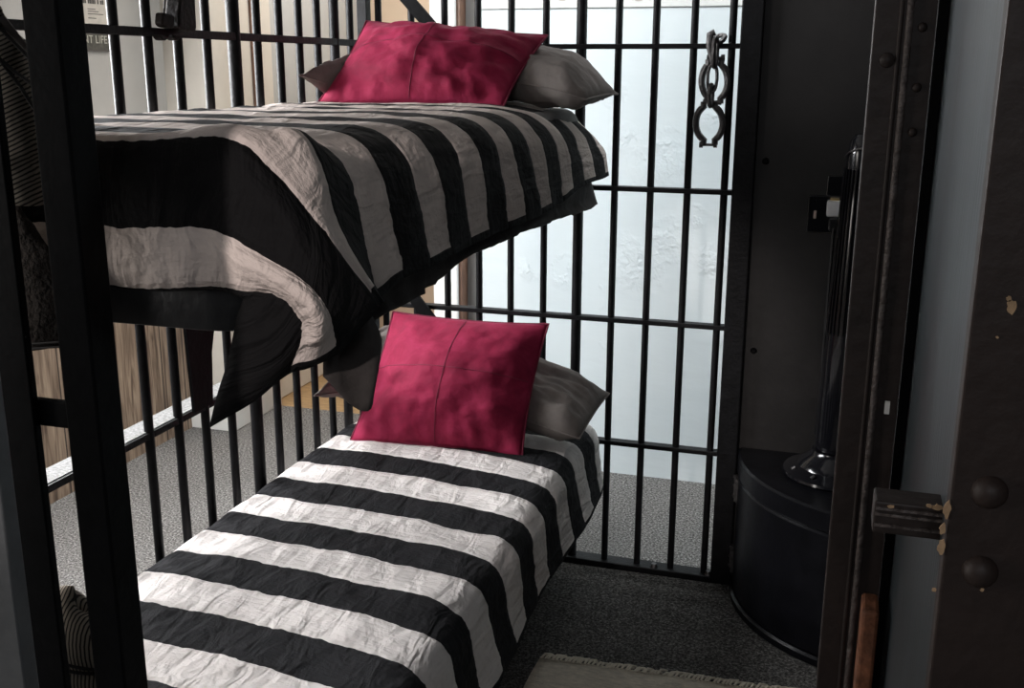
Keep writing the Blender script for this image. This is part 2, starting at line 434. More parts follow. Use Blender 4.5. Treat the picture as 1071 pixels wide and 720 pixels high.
# outer wall behind the bars
wb = thing('wall_back', None, None, (0, 3.855, 0)); wb['kind'] = 'structure'
link('plaster_face', boxes((-1.335, 2.2, 3.855, 3.95, 0, 1.757)), 'plaster', wb)
link('plank', boxes((-1.335, 2.2, 3.850, 3.95, 1.760, 1.985)), 'planks', wb, bevel=0.003)
link('plank', boxes((-1.335, 2.2, 3.850, 3.95, 1.988, 2.35)), 'planks', wb, bevel=0.003)
link('plank', boxes((-1.335, 2.2, 3.850, 3.95, 2.353, ZC)), 'planks', wb, bevel=0.003)
bmk = bmesh.new()
for px in (588, 668):
    c = at(px, -1, 3.85)
    v = [bmk.verts.new((c.x + 0.016 * math.cos(a), 3.8485, c.z + 0.007 * math.sin(a))) for a in [2 * PI * k / 12 for k in range(12)]]
    bmk.faces.new(v)
link('knot', bmk, 'pale_wall', wb)
tag(link('trim_1', boxes((-1.50, -1.400, 3.80, 3.93, 0, ZC)), 'white_paint', bevel=0.004), kind='structure')
tag(link('trim_2', boxes((-1.400, -1.385, 3.815, 3.93, 0, ZC)), 'brown_trim', bevel=0.002), kind='structure')
tag(link('trim_3', boxes((-1.385, -1.335, 3.88, 3.95, 0, ZC)), 'grey_wall'), kind='structure')
# far wall of the hall
tag(link('wall_far', boxes((-4.2, 2.2, FAR, FAR + 0.1, 0, ZC)), 'tan_wall'), kind='structure')
# left wall: pale above, plank wainscot below, then a white pier and a grey stretch
wl = thing('wall_left', None, None, (-2.67, 2, 0)); wl['kind'] = 'structure'
link('upper_face', boxes((-2.80, -2.675, -2.6, 3.93, 1.05, ZC)), 'pale_wall', wl)
link('wainscot', boxes((-2.80, -2.668, -2.6, 3.93, 0, 1.05)), 'wood', wl)
link('wainscot_cap', boxes((-2.80, -2.650, -2.6, 3.93, 1.05, 1.09)), 'wood', wl, bevel=0.005)
tag(link('wall_pier', boxes((-2.80, -2.47, 3.83, 4.235, 0, ZC)), 'cream_paint', bevel=0.004), kind='structure')
tag(link('baseboard_pier', boxes((-2.80, -2.455, 3.82, 4.24, 0, 0.13)), 'white_paint', bevel=0.004), kind='structure')
wh = thing('wall_hall', None, None, (-2.5, 4.8, 0)); wh['kind'] = 'structure'
link('grey_face', boxes((-2.80, -2.52, 4.235, FAR, 0, ZC)), 'grey_wall', wh)
tag(link('baseboard_hall', boxes((-2.80, -2.50, 4.24, FAR, 0, 0.14)), 'white_paint', bevel=0.004), kind='structure')
# door casing on the left hall wall
link('casing_edge', boxes((-2.53, -2.462, 4.165, 4.235, 0.14, ZC)), 'brown_trim', wh)
link('casing', boxes((-2.53, -2.470, 4.237, 4.34, 0.14, ZC)), 'cream_paint', wh)
# solid steel panel that closes the cell on the right
wr_ = thing('wall_right', None, None, (0.4, 3.06, 0)); wr_['kind'] = 'structure'
link('panel', boxes((-0.232, 1.3, 3.062, 3.10, 0, ZC)), 'panel_iron', wr_)
link('corner_post', boxes((-0.292, -0.232, 3.035, 3.10, 0, ZC)), 'black_iron', wr_, bevel=0.004)
bmx = bmesh.new()
for z in (0.25, 0.75, 1.3, 1.85, 2.3):
    tube(bmx, [(-0.205, 3.062, z), (-0.205, 3.054, z)], [0.010, 0.006], 10)
link('bolt_head', bmx, 'matt_iron', wr_, smooth=True)
# blue-grey side wall of the doorway
tag(link('wall_side', boxes((0.0775, 0.30, 0.632, 1.14, 0, ZC)), 'blue_paint'), kind='structure')
# grey front plate at the left edge of the doorway
tag(link('trim_4', boxes((-1.30, -0.772, 0.78, 0.80, 0, ZC)), 'grey_paint', bevel=0.002), kind='structure')

# ------------------------------------------------------------------ BAR WALLS
def vbar(x, y, z0, z1, r, parent, seg=12):
    bm = bmesh.new(); tube(bm, [(x, y, z0), (x, y, z1)], r, seg)
    return link('bar', bm, 'black_iron', parent, smooth=True)

bg = thing('bar_wall', 'black iron bar wall closing the back of the cell before the white plaster wall', 'bar wall', (-0.8, 3.062, 0))
xs = [-1.374, -1.267, -1.160, -1.055, -0.952, -0.847, -0.7415, -0.633, -0.527, -0.420, -0.3155]
for i, x in enumerate(xs): vbar(x, 3.062, 0.02, ZC, 0.0155 if abs(x + 0.7415) < 0.01 else 0.0105, bg)
for z in (2.01, 1.611, 1.210, 0.814, 0.422):
    link('rail', boxes((-1.42, -0.29, 3.046, 3.078, z - 0.007, z + 0.007)), 'black_iron', bg, bevel=0.002)
link('sill_rail', boxes((-1.42, -0.29, 3.035, 3.09, 0, 0.022)), 'black_iron', bg, bevel=0.003)
link('header_blocker', boxes((-1.42, -0.29, 3.05, 3.075, 2.10, ZC)), 'panel_iron', bg)  # unseen plate added to keep corridor light off the cell floor
bmx = bmesh.new()
for x in (-0.47, -0.30): 
    tube(bmx, [(x, 3.05, 0.02), (x, 3.05, 0.034)], [0.012, 0.008], 10)
link('floor_bolt', bmx, 'steel', bg, smooth=True)

lg = thing('bar_wall', 'black iron bar wall along the left of the cell behind both bunks', 'bar wall', (-1.412, 2.0, 0))
ys = [1.43, 1.65, 1.755, 1.862, 1.970, 2.077, 2.190, 2.306, 2.414, 2.524, 2.630, 2.735, 2.840, 2.943]
for y in ys: vbar(-1.412, y, 0.02, ZC, {2.306: 0.016, 2.840: 0.014}.get(y, 0.0105), lg)
link('rail', boxes((-1.424, -1.400, 1.36, 3.06, 1.612, 1.630)), 'black_iron', lg, bevel=0.002)
rl = link('rail', boxes((-1.470, -1.405, 1.36, 3.06, 0.757, 0.772)), 'black_iron', lg)
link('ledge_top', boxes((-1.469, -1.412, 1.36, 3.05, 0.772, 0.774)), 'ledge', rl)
link('sill_rail', boxes((-1.44, -1.385, 1.36, 3.06, 0, 0.022)), 'black_iron', lg, bevel=0.003)
link('corner_plate', boxes((-1.428, -1.396, 3.025, 3.058, 0, ZC)), 'black_iron', lg, bevel=0.002)

# ------------------------------------------------------------------ CELL DOOR (left, standing open)
cd = thing('cell_door', 'black iron cell door standing open at the left of the doorway, flat uprights with cross strap', 'door', (-0.88, 1.02, 0))
link('stile', boxes((-0.876, -0.829, 1.0, 1.046, 0.01, 2.4)), 'matt_iron', cd, bevel=0.003)
link('upright', boxes((-0.984, -0.924, 1.0, 1.012, 0.01, 2.4)), 'matt_iron', cd, bevel=0.002)
link('upright', boxes((-1.100, -1.040, 1.0, 1.012, 0.01, 2.4)), 'matt_iron', cd, bevel=0.002)
link('cross_strap', boxes((-1.10, -0.84, 1.012, 1.024, 1.118, 1.152)), 'matt_iron', cd, bevel=0.002)
link('cross_strap', boxes((-1.10, -0.84, 1.012, 1.024, 0.30, 0.334)), 'matt_iron', cd, bevel=0.002)
link('cross_strap', boxes((-1.10, -0.84, 1.012, 1.024, 1.95, 1.984)), 'matt_iron', cd, bevel=0.002)

# ------------------------------------------------------------------ BUNKS
def rrect(x0, x1, y0, y1, r, n=6, only=(1, 1, 1, 1)):
    P = []
    for (cx, cy, a, k) in ((x1 - r, y0 + r, -PI / 2, 0), (x1 - r, y1 - r, 0, 1), (x0 + r, y1 - r, PI / 2, 2), (x0 + r, y0 + r, PI, 3)):
        for i in range(n + 1):
            t = a + PI / 2 * i / n
            P.append((cx + r * math.cos(t), cy + r * math.sin(t)))
    return P

def slab(x0, x1, y0, y1, z0, z1, r, edge=0.02, steps=4):
    bm = bmesh.new(); rings = []
    prof = []
    for i in range(steps + 1):
        a = PI / 2 * i / steps
        prof.append((edge * (1 - math.sin(a)), z0 + edge * (1 - math.cos(a))))
    for i in range(steps + 1):
        a = PI / 2 * (1 - i / steps)
        prof.append((edge * (1 - math.sin(a)), z1 - edge * (1 - math.cos(a))))
    for ins, z in prof:
        rings.append([bm.verts.new((x, y, z)) for x, y in rrect(x0 + ins, x1 - ins, y0 + ins, y1 - ins, max(r - ins, 0.004))])
    for A, B in zip(rings, rings[1:]):
        n = len(A)
        for k in range(n): bm.faces.new([A[k], A[(k + 1) % n], B[(k + 1) % n], B[k]])
    bm.faces.new(list(reversed(rings[0]))); bm.faces.new(rings[-1])
    bmesh.ops.recalc_face_normals(bm, faces=bm.faces)
    return bm

def frame_band(z0, z1):
    bm = bmesh.new()
    o = rrect(-1.385, -0.722, 1.212, 3.045, 0.09, 8); i_ = rrect(-1.370, -0.737, 1.227, 3.03, 0.08, 8)
    rings = [[bm.verts.new((x, y, z)) for x, y in q] for q, z in ((o, z0), (o, z1), (i_, z1), (i_, z0))]
    n = len(o)
    for a in range(4):
        A, B = rings[a], rings[(a + 1) % 4]
        for k in range(n): bm.faces.new([A[k], A[(k + 1) % n], B[(k + 1) % n], B[k]])
    bmesh.ops.recalc_face_normals(bm, faces=bm.faces)
    return bm

def bunk(label, zt, low):
    b = thing('bunk', label, 'bed', (-1.06, 2.12, 0 if low else zt - 0.26))
    link('frame', frame_band(zt - 0.255, zt - 0.15), 'frame_iron', b, smooth=False, bevel=0.002)
    for p in b.children[-1].data.polygons: p.use_smooth = True
    link('deck', boxes((-1.372, -0.735, 1.30, 2.95, zt - 0.17, zt - 0.158)), 'matt_iron', b)
    link('mattress', slab(-1.376, -0.722, 1.225, 3.035, zt - 0.157, zt - 0.016, 0.08, 0.045, 5), 'mattress', b, smooth=True)
    # flat diagonal stay from the bar wall corner to the outer edge of the bunk
    bm = bmesh.new()
    za = zt + 0.42 if not low else zt + 0.51
    a = Vector((-1.385, 3.022, za)); e = Vector((-0.80, 3.022, zt - 0.20))
    d = (e - a).normalized(); nrm = Vector((d.z, 0, -d.x)) * 0.019
    prism(bm, [a + nrm, e + nrm, e - nrm, a - nrm], (0, 0.008, 0))
    link('stay', bm, 'matt_iron', b)
    if low:
        for (x, y) in ((-1.36, 1.33), (-0.80, 1.33), (-1.36, 2.95), (-0.80, 2.95)):
            link('leg', boxes((x - 0.018, x + 0.018, y - 0.018, y + 0.018, 0, zt - 0.25)), 'black_iron', b, bevel=0.003)
    return b
ZU, ZL = 1.456, 0.487
ub = bunk('upper black steel bunk of the two, hung on the bars above the lower bunk', ZU, False)
lb = bunk('lower black steel bunk of the two, standing on the carpet under the upper bunk', ZL, True)
# tapering bracket that carries the upper bunk on the bar wall rail
bm = bmesh.new()
y0 = 2.05
p = [Vector((-1.394, 1.975, 1.25)), Vector((-1.394, 2.115, 1.25)), Vector((-1.394, 2.110, 0.98)), Vector((-1.394, 2.085, 0.90)), Vector((-1.394, 2.075, 0.775)), Vector((-1.394, 2.000, 0.775))]
prism(bm, p, (0.008, 0, 0))
link('wall_bracket', bm, 'matt_iron', ub)

# ------------------------------------------------------------------ BEDSPREADS
UM = 1.08
M['spread_up'] = striped('striped_cotton_warm_lit', 1.172, 0.2285, 0.112, UM, black=(0.0065, 0.0062, 0.0068))  # same cloth as spread_low; warm light and deep shade mixed into its colours
M['spread_low'] = striped('striped_cotton_lower', 1.642, 0.2305, 0.1135, UM, border=0.022, white=(0.68, 0.635, 0.61), black=(0.0125, 0.0123, 0.0138))
US = [0, 0.06, 0.16, 0.36, 0.56, 0.68, 0.745, 0.80, 0.86, 0.97, UM]       # cloth u of the columns

def std(y, v, zt, sag=0.0, hx=0.0, hz=0.0, drop=0.229):
    # bed-edge section: tucked left edge, flat top, rounded right edge, hanging right side
    X = [-1.390, -1.384, -1.30, -1.10, -0.90, -0.78, -0.725, -0.690, -0.676, -0.664 + hx * .5, -0.655 + hx]
    Z = [zt - 0.09, zt - 0.008, zt - 0.001, zt, zt - 0.001, zt - 0.005 - sag * .5, zt - 0.018 - sag, zt - 0.052 - sag, zt - 0.095 - sag * .6, zt - 0.165 + hz * .5, zt - drop + hz]
    return [(x, y, z, u, v) for x, z, u in zip(X, Z, US)]

def rowpts(left, pts, v):
    """left: (y,z) for columns 0..4 ; pts: six measured points for columns 5..10"""
    X = [-1.390, -1.384, -1.30, -1.10, -0.90]
    r = [(x, left[0], left[1] - (0.03 if i == 0 else 0), US[i], v) for i, x in enumerate(X)]
    for k, p in enumerate(pts):
        q = at(*p); r.append((q.x, q.y, q.z, US[5 + k], v))
    return r

rows = []
for y, sag in ((3.045, 0.055), (2.95, 0.04), (2.75, 0.028), (2.5, 0.012), (2.25, 0.004), (2.0, 0), (1.8, 0), (1.62, 0), (1.50, 0)):
    w = 0.006 * math.sin(y * 9.0)
    rows.append(std(y, y, ZU, sag, w, 0.02 if y > 2.7 else 0.0))
rows.append(std(1.40, 1.40, ZU, 0, 0.012, -0.01))
r = std(1.29, 1.285, ZU)
for k, p in zip(range(6, 11), ((297, 136, 1.285), (319, 148, 1.285), (336, 185, 1.285), (356, 243, 1.29), (398, 317, 1.315))):
    q = at(*p); r[k] = (q.x, q.y, q.z, US[k], 1.285)
rows.append(r)
rows.append(rowpts((1.235, ZU + 0.004), ((240, 131, 1.235), (277, 142, 1.235), (303, 164, 1.238), (328, 202, 1.245), (353, 253, 1.26), (397, 319, 1.305)), 1.228))
rows.append(rowpts((1.204, ZU - 0.004), ((215, 144, 1.203), (255, 154, 1.203), (287, 182, 1.205), (318, 217, 1.212), (350, 262, 1.230), (394, 320, 1.290)), 1.172))
rows.append(rowpts((1.193, 1.400), ((222, 190, 1.190), (256, 196, 1.186), (290, 220, 1.182), (323, 256, 1.186), (350, 300, 1.205), (378, 340, 1.262)), 1.115))
rows.append(rowpts((1.188, 1.345), ((212, 236, 1.188), (243, 247, 1.182), (282, 270, 1.176), (318, 294, 1.180), (343, 328, 1.195), (354, 368, 1.240)), 1.0595))
rows.append(rowpts((1.184, 1.302), ((220, 268, 1.180), (250, 276, 1.172), (284, 290, 1.164), (315, 309, 1.166), (334, 342, 1.176), (327, 381, 1.225)), 1.0))
rows.append(rowpts((1.190, 1.262), ((222, 299, 1.188), (254, 304, 1.186), (285, 307, 1.182), (308, 321, 1.178), (317, 346, 1.186), (300, 391, 1.215)), 0.9435))
rows.append(rowpts((1.200, 1.264), ((230, 300, 1.197), (255, 308, 1.194), (268, 325, 1.188), (282, 352, 1.184), (284, 383, 1.186), (263, 420, 1.200)), 0.905))
rows.append(rowpts((1.205, 1.270), ((236, 299, 1.205), (258, 305, 1.202), (249, 335, 1.198), (243, 365, 1.196), (233, 402, 1.196), (221, 446, 1.200)), 0.865))
usteps = [2, 4, 8, 8, 6, 5, 5, 5, 6, 6]
vsteps = [5, 9, 11, 11, 11, 9, 8, 6, 6, 6, 5, 5, 6, 6, 6, 6, 4, 4]
bs = link('bedspread', clothgrid(rows, usteps, vsteps, 0.005, 3.1, 11), 'spread_up')
tag(bs, 'black and warm-lit white broad striped bedspread on the upper bunk, corner hanging in a long point', 'bedspread')
solid(bs, 0.004, -1)

rows = []
for y in (3.045, 2.9, 2.7, 2.45, 2.2, 1.95, 1.7, 1.5, 1.35, 1.25):
    w = 0.008 * math.sin(y * 7.0 + 1)
    r = std(y, y, ZL, 0.004, 0.012 + w, 0.0, 0.215)
    ex = (0, 0, 0, 0, 0, 0.022, 0.030, 0.024, 0.018, 0.012, 0.008); ez = (0, 0, 0, 0, 0, 0.003, 0.008, 0.012, 0.008, 0, 0)
    wide = 0.012 * max(0, min(1, (2.6 - y) / 1.0))
    r = [(x + ex[i] + (wide if i > 4 else 0), yy, z + ez[i], u, v) for i, (x, yy, z, u, v) in enumerate(r)]
    rows.append([(x, yy, z + (0.004 * math.sin(yy * 8) if 1 < i < 6 else 0), u, v + 0.048 * max(0, min(1, (x + 1.4) / 0.7)) ** 2) for i, (x, yy, z, u, v) in enumerate(r)])
for (y, dz, v) in ((1.205, -0.02, 1.20), (1.192, -0.09, 1.13), (1.186, -0.20, 1.02)):
    r = std(y, v, ZL + dz, 0.004, 0.01, 0.0, 0.20)
    r = [(x, yy, max(z, 0.26 + 0.004 * i) if dz < -0.05 else z, u, vv) for i, (x, yy, z, u, vv) in enumerate(r)]
    rows.append(r)
vsteps = [5, 8, 10, 10, 10, 10, 8, 6, 4, 3, 4, 4]
bs2 = link('bedspread', clothgrid(rows, [2, 6, 12, 12, 8, 5, 4, 4, 6, 6], vsteps, 0.0065, 8.4, 13), 'spread_low')
tag(bs2, 'black and white broad striped bedspread spread over the lower bunk', 'bedspread')
solid(bs2, 0.004, -1)

# dark blanket that shows under the hem of the upper bedspread
rows = []
for y, zb in ((3.03, 1.165), (2.9, 1.165), (2.7, 1.178), (2.4, 1.185), (2.1, 1.195), (1.9, 1.200), (1.75, 1.178), (1.62, 1.170), (1.50, 1.172), (1.44, 1.165)):
    w = 0.006 * math.sin(y * 31)
    rows.append([(-0.745, y, 1.315, 0, y), (-0.708, y, 1.27, 0.05, y), (-0.690 + w, y, 1.235, 0.1, y), (-0.682 - w, y, zb + 0.02, 0.14, y), (-0.676 + w, y, zb, 0.16, y)])
for pts, v in ((((388, 300, 1.34), (390, 315, 1.345), (393, 340, 1.35), (397, 372, 1.345), (393, 410, 1.34)), 1.39),
               (((365, 310, 1.30), (366, 340, 1.30), (370, 370, 1.30), (374, 405, 1.305), (376, 430, 1.31)), 1.34),
               (((338, 318, 1.27), (338, 340, 1.265), (338, 362, 1.265), (338, 378, 1.27), (338, 393, 1.275)), 1.30)):
    rows.append([(*at(*p), u, v) for p, u in zip(pts, (0, .05, .1, .14, .16))])
bl = link('blanket', clothgrid(rows, [3, 4, 4, 3], [5, 7, 10, 10, 8, 7, 6, 6, 5, 6, 6, 6], 0.010, 1.7, 26), 'blanket')
tag(bl, 'dark taupe blanket hanging out below the bedspread hem of the upper bunk', 'blanket')
solid(bl, 0.004, 1)

# ------------------------------------------------------------------ PILLOWS AND CUSHIONS
def pillow_bm(c, t, n=44, loft=None, pw=0.55, pinch=0.07, wr=0.006, seed=0, p=2.6, gather=0.0, wscale=7.0):
    """c = BL, BR, TR, TL corners; t = half thickness"""
    if loft:
        fr_ = resample([Vector(q) for q in loft[0]], [12] * (len(loft[0]) - 1)); bk_ = resample([Vector(q) for q in loft[1]], [12] * (len(loft[1]) - 1))
        c = (fr_[0], fr_[-1], bk_[-1], bk_[0])
        pick = lambda L, s: L[int(s * (len(L) - 1))].lerp(L[min(int(s * (len(L) - 1)) + 1, len(L) - 1)], s * (len(L) - 1) - int(s * (len(L) - 1)))
    BL, BR, TR, TL = [Vector(q) for q in c]
    nrm = (BR - BL).cross(TL - BL).normalized()      # faces the viewer for the given order
    bm = bmesh.new(); uvl = bm.loops.layers.uv.new('UVMap')
    sheets = []
    for side in (1, -1):
        g = []
        for i in range(n + 1):
            row = []
            for j in range(n + 1):
                a = -1 + 2 * i / n; b = -1 + 2 * j / n
                a2 = a * (1 - pinch * (1 - b * b)); b2 = b * (1 - pinch * (1 - a * a))
                s, tt = (a2 + 1) / 2, (b2 + 1) / 2
                base = BL * (1 - s) * (1 - tt) + BR * s * (1 - tt) + TR * s * tt + TL * (1 - s) * tt
                if loft: base = pick(fr_, min(max(s, 0), 1)).lerp(pick(bk_, min(max(s, 0), 1)), tt)
                prof = ((1 - abs(a) ** p) * (1 - abs(b) ** p)) ** pw
                d = t * prof
                edge = min(1.0, (1 - max(abs(a), abs(b))) * 6)
                q = Vector((a * wscale * .5, b * wscale * .5, seed + side * 3.3))
                d += side * 0
                d += noise.fractal(q, 1.0, 2.0, 4) * wr * edge * side
                if gather and side > 0:
                    d += gather * math.sin(a * 19 + 2.5 * math.sin(b * 3 + a * 5)) * max(0, -b) ** 2 * edge
                row.append((base + nrm * d * side) if True else base)
            g.append(row)
        sheets.append(g)
    Vt = {}
    for si, g in enumerate(sheets):
        for i in range(n + 1):
            for j in range(n + 1):
                onedge = i in (0, n) or j in (0, n)
                if si == 1 and onedge: Vt[1, i, j] = Vt[0, i, j]
                else: Vt[si, i, j] = bm.verts.new(g[i][j])
    for si in (0, 1):
        for i in range(n):
            for j in range(n):
                q = [Vt[si, i, j], Vt[si, i + 1, j], Vt[si, i + 1, j + 1], Vt[si, i, j + 1]]
                if si: q.reverse()
                try:
                    f = bm.faces.new(q)
                except ValueError: continue
                f.smooth = True
                for l in f.loops: l[uvl].uv = (0, 0)
    return bm, sheets[0]

def cushion(name, label, cat, c, t, m, seams=True, **kw):
    bm, g = pillow_bm(c, t, **kw)
    root = link(name, bm, m)
    tag(root, label, cat)
    n = len(g) - 1
    bmp = bmesh.new()
    path = [g[i][0] for i in range(n)] + [g[n][j] for j in range(n)] + [g[i][n] for i in range(n, 0, -1)] + [g[0][j] for j in range(n, 0, -1)]
    tube(bmp, path, 0.0028, 6, closed=True)
    o = link('piping', bmp, 'velvet_seam' if m == 'velvet' else m, root, smooth=True)
    if seams:
        bmp = bmesh.new()
        tube(bmp, [g[i][n // 2 + 2] for i in range(1, n)], 0.0014, 6)
        link('stitched_seam', bmp, 'velvet_seam', root, smooth=True)
        bmp = bmesh.new()
        tube(bmp, [g[n // 2][j] for j in range(1, n)], 0.0014, 6)
        link('stitched_seam', bmp, 'velvet_seam', root, smooth=True)
    return root

cushion('cushion', 'crimson velvet cushion leaning on the grey pillow of the lower bunk', 'cushion',
        [at(366, 461, 2.655), at(546, 480, 2.68), at(574, 339, 2.86), at(411, 326, 2.88)], 0.105, 'velvet', pinch=0.05, seed=2.0, gather=0.007, wr=0.010, p=2.1, pw=0.8)
cushion('cushion', 'crimson velvet cushion slumped on the grey pillow of the upper bunk', 'cushion',
        [at(331, 109, 2.66), at(527, 111, 2.68), at(573, 37, 2.90), at(383, 22, 2.90)], 0.095, 'velvet', pinch=0.045, seed=5.0, gather=0.007, wr=0.014, p=2.1, pw=0.8)
def lying(zb, tip, lift, left, mid, end):
    f = [(-1.393, 2.585, tip), (-1.335, 2.75, tip - 0.03), (-1.20, 2.80, zb + 0.075), (-0.92, 2.80, zb + 0.065), (-0.74, 2.755, zb + 0.045), (-0.655, 2.77, zb + 0.02)]
    k = [(-1.385, 2.80, tip + (left - 0.10) * 0.25), (-1.31, 2.95, zb + left), (-1.15, 3.005, zb + lift), (-0.92, 3.005, zb + lift), (-0.76, 2.99, zb + mid), (-0.612, 2.97, zb + end)]
    return f, k
cushion('pillow', 'taupe grey pillow lying behind the crimson cushion on the lower bunk', 'pillow', None, 0.070, 'pillowcase', seams=False,
        pinch=0.02, seed=9.0, wr=0.014, p=3.4, wscale=10, loft=lying(ZL + 0.02, 0.640, 0.17, 0.24, 0.14, 0.10))
cushion('pillow', 'taupe grey pillow lying under the crimson cushion on the upper bunk', 'pillow', None, 0.066, 'pillowcase', seams=False,
        pinch=0.02, seed=12.0, wr=0.014, p=3.4, wscale=10, loft=lying(ZU - 0.005, 1.530, 0.115, 0.12, 0.105, 0.03))

# ------------------------------------------------------------------ SHACKLES on the bar wall
Y_S = 3.030
def S(px, py, dy=0): 
    q = at(px, py, Y_S + dy); return q
sh = thing('leg_irons', 'old dark iron shackles with two open rings chained on the back bar wall top rail', 'shackles', S(746, 90))
def cuff(cx, cy, rx, ry, gap_top, gap_bot, m, dy=0):
    bm = bmesh.new()
    for s in (-1, 1):
        pts = []
        for k in range(15):
            a = -PI / 2 + gap_bot + (PI - gap_bot - gap_top) * k / 14
            pts.append(S(cx + s * rx * math.cos(a), cy - ry * math.sin(a), dy))
        top = pts[-1]; bot = pts[0]
        pts = [bot + Vector((s * 0.001, 0, -0.014))] + pts + [top + Vector((s * 0.001, 0, 0.014))]
        tube(bm, pts, [0.0085] + [0.0094] * 15 + [0.0085], 8)
    return bm
c1 = link('ring', cuff(747.5, 85, 13.5, 20, 0.50, 0.45, 'steel'), 'steel', sh, smooth=True)
c2 = link('ring', cuff(741.8, 129, 14, 19, 0.42, 0.42, 'steel', 0.008), 'steel', sh, smooth=True)
def bolt(px0, px1, py, dy=0):
    bm = bmesh.new(); a = S(px0, py, dy); b = S(px1, py, dy)
    tube(bm, [a, b], 0.004, 8)
    for e, d in ((a, -1), (b, 1)):
        tube(bm, [e + Vector((d * 0.004, 0, 0)), e - Vector((d * 0.006, 0, 0))], 0.0085, 8)
    link('bolt', bm, 'steel', sh, smooth=True)
bolt(741, 756.5, 60.5); bolt(737, 753, 106.5); bolt(733, 748.5, 151.5, 0.008)
def chainlink(cx, cy, rx, ry, r, dy=0, turn=0, name='chain_link'):
    bm = bmesh.new(); pts = []
    c = S(cx, cy, dy); k0 = 1 / 336.0
    for k in range(24):
        a = 2 * PI * k / 24
        x = rx * k0 * math.copysign(abs(math.cos(a)) ** 0.75, math.cos(a)); z = ry * k0 * math.copysign(abs(math.sin(a)) ** 0.9, math.sin(a))
        pts.append(c + Vector((x * math.cos(turn), x * math.sin(turn), z)))
    tube(bm, pts, r, 8, closed=True)
    link(name, bm, 'steel', sh, smooth=True)
chainlink(748, 55, 3.6, 13, 0.0062, -0.016, 1.2)
chainlink(745, 82, 4.2, 12, 0.0048, -0.014, 0.15)
chainlink(743.5, 100, 3.4, 10, 0.0055, -0.012, 1.2)
# padlock looped on the rail
bm = bmesh.new()
c = S(749, 42)
pts = [c + Vector((0.021 * math.cos(a) , 0.022 * math.sin(a) + 0.02, 0.018 * math.cos(a * 2) * 0 + 0.014 * math.sin(a + 0.6))) for a in [2 * PI * k / 20 for k in range(20)]]
tube(bm, pts, 0.0068, 8, closed=True)
link('hook_ring', bm, 'steel', sh, smooth=True)
bm = bmesh.new()
a = S(743, 36, -0.01); b = S(745, 66, -0.012)
tube(bm, [a + Vector((0.012, 0, 0.006)), a, a - Vector((0.001, 0, 0.03)), b], [0.009, 0.0105, 0.010, 0.006], 10)
link('hasp', bm, 'steel', sh, smooth=True)

# ------------------------------------------------------------------ RIGHT WALL FITTINGS
YP = 3.062
def P(px, py, d=0.0): return at(px, py, YP - d)
sw = thing('switch_plate', 'dark square light switch and socket plate on the black steel panel', 'switch plate', P(858, 224))
a, b = at(843, 243, YP), at(884, 205, YP)
link('plate', boxes((a.x, b.x, YP - 0.007, YP, a.z, b.z)), 'gloss_black', sw, bevel=0.003)
bm = bmesh.new(); q = P(852.5, 224)
box(bm, q.x - 0.004, q.x + 0.004, YP - 0.017, YP - 0.007, q.z - 0.011, q.z + 0.011)
link('toggle', bm, 'toggle', sw, bevel=0.002)
for py in (210, 238):
    bm = bmesh.new()
    q = P(852.5, py); tube(bm, [(q.x, YP - 0.007, q.z), (q.x, YP - 0.0095, q.z)], 0.003, 8)
    link('screw', bm, 'matt_iron', sw)
link('flap', (lambda u, v: boxes((u.x, v.x, YP - 0.006, YP, u.z, v.z)))(P(864, 205), P(887, 184)), 'gloss_black', sw, bevel=0.004)
pa = thing('plug_adapter', 'small white plug adapter pushed into the dark socket plate', 'plug', P(872, 217))
a, b = at(864, 226, YP - 0.02), at(881, 210, YP - 0.02)
link('body', boxes((a.x, b.x, YP - 0.040, YP - 0.007, a.z, b.z)), 'white_plastic', pa, bevel=0.005)
link('prong', boxes((a.x + 0.008, b.x - 0.008, YP - 0.022, YP - 0.012, b.z, b.z + 0.006)), 'brass', pa)

# half-round black cabinet against the panel
CX, CY, CR_ = 0.23, 3.055, 0.455
dc = thing('half_round_cabinet', 'half-round glossy black cabinet against the dark steel panel, black fan on top', 'cabinet', (CX, 2.85, 0))
def half(z0, z1, r, bev=0.006):
    bm = bmesh.new(); n = 48
    prof = [(r - bev, z0), (r, z0 + bev), (r, z1 - bev), (r - bev, z1)]
    rings = []
    for rr, z in prof:
        ring = [bm.verts.new((CX + rr * math.cos(PI + PI * k / n), CY + rr * math.sin(PI + PI * k / n), z)) for k in range(n + 1)]
        rings.append(ring)
    for A, B in zip(rings, rings[1:]):
        for k in range(n): bm.faces.new([A[k], A[k + 1], B[k + 1], B[k]])
        bm.faces.new([A[0], B[0], B[n], A[n]])
    bm.faces.new(list(reversed(rings[0]))); bm.faces.new(rings[-1])
    bmesh.ops.recalc_face_normals(bm, faces=bm.faces)
    return bm
o = link('body', half(0.03, 0.385, CR_), 'drum_black', dc, smooth=True)
link('plinth', half(0.0, 0.03, CR_ + 0.008), 'drum_black', dc, smooth=True)
link('lid', half(0.388, 0.450, CR_ + 0.004), 'drum_black', dc, smooth=True)
for z in (0.33, 0.10):
    bm = bmesh.new(); x = CX - CR_ - 0.006
    tube(bm, [(x, CY - 0.02, z - 0.035), (x, CY - 0.02, z + 0.035)], 0.006, 8)
    for k in range(3): tube(bm, [(x, CY - 0.02, z - 0.03 + 0.03 * k), (x, CY - 0.02, z - 0.022 + 0.03 * k)], 0.009, 8)
    box(bm, x, x + 0.012, CY - 0.055, CY - 0.005, z - 0.035, z + 0.035)
    link('hinge', bm, 'steel', dc)

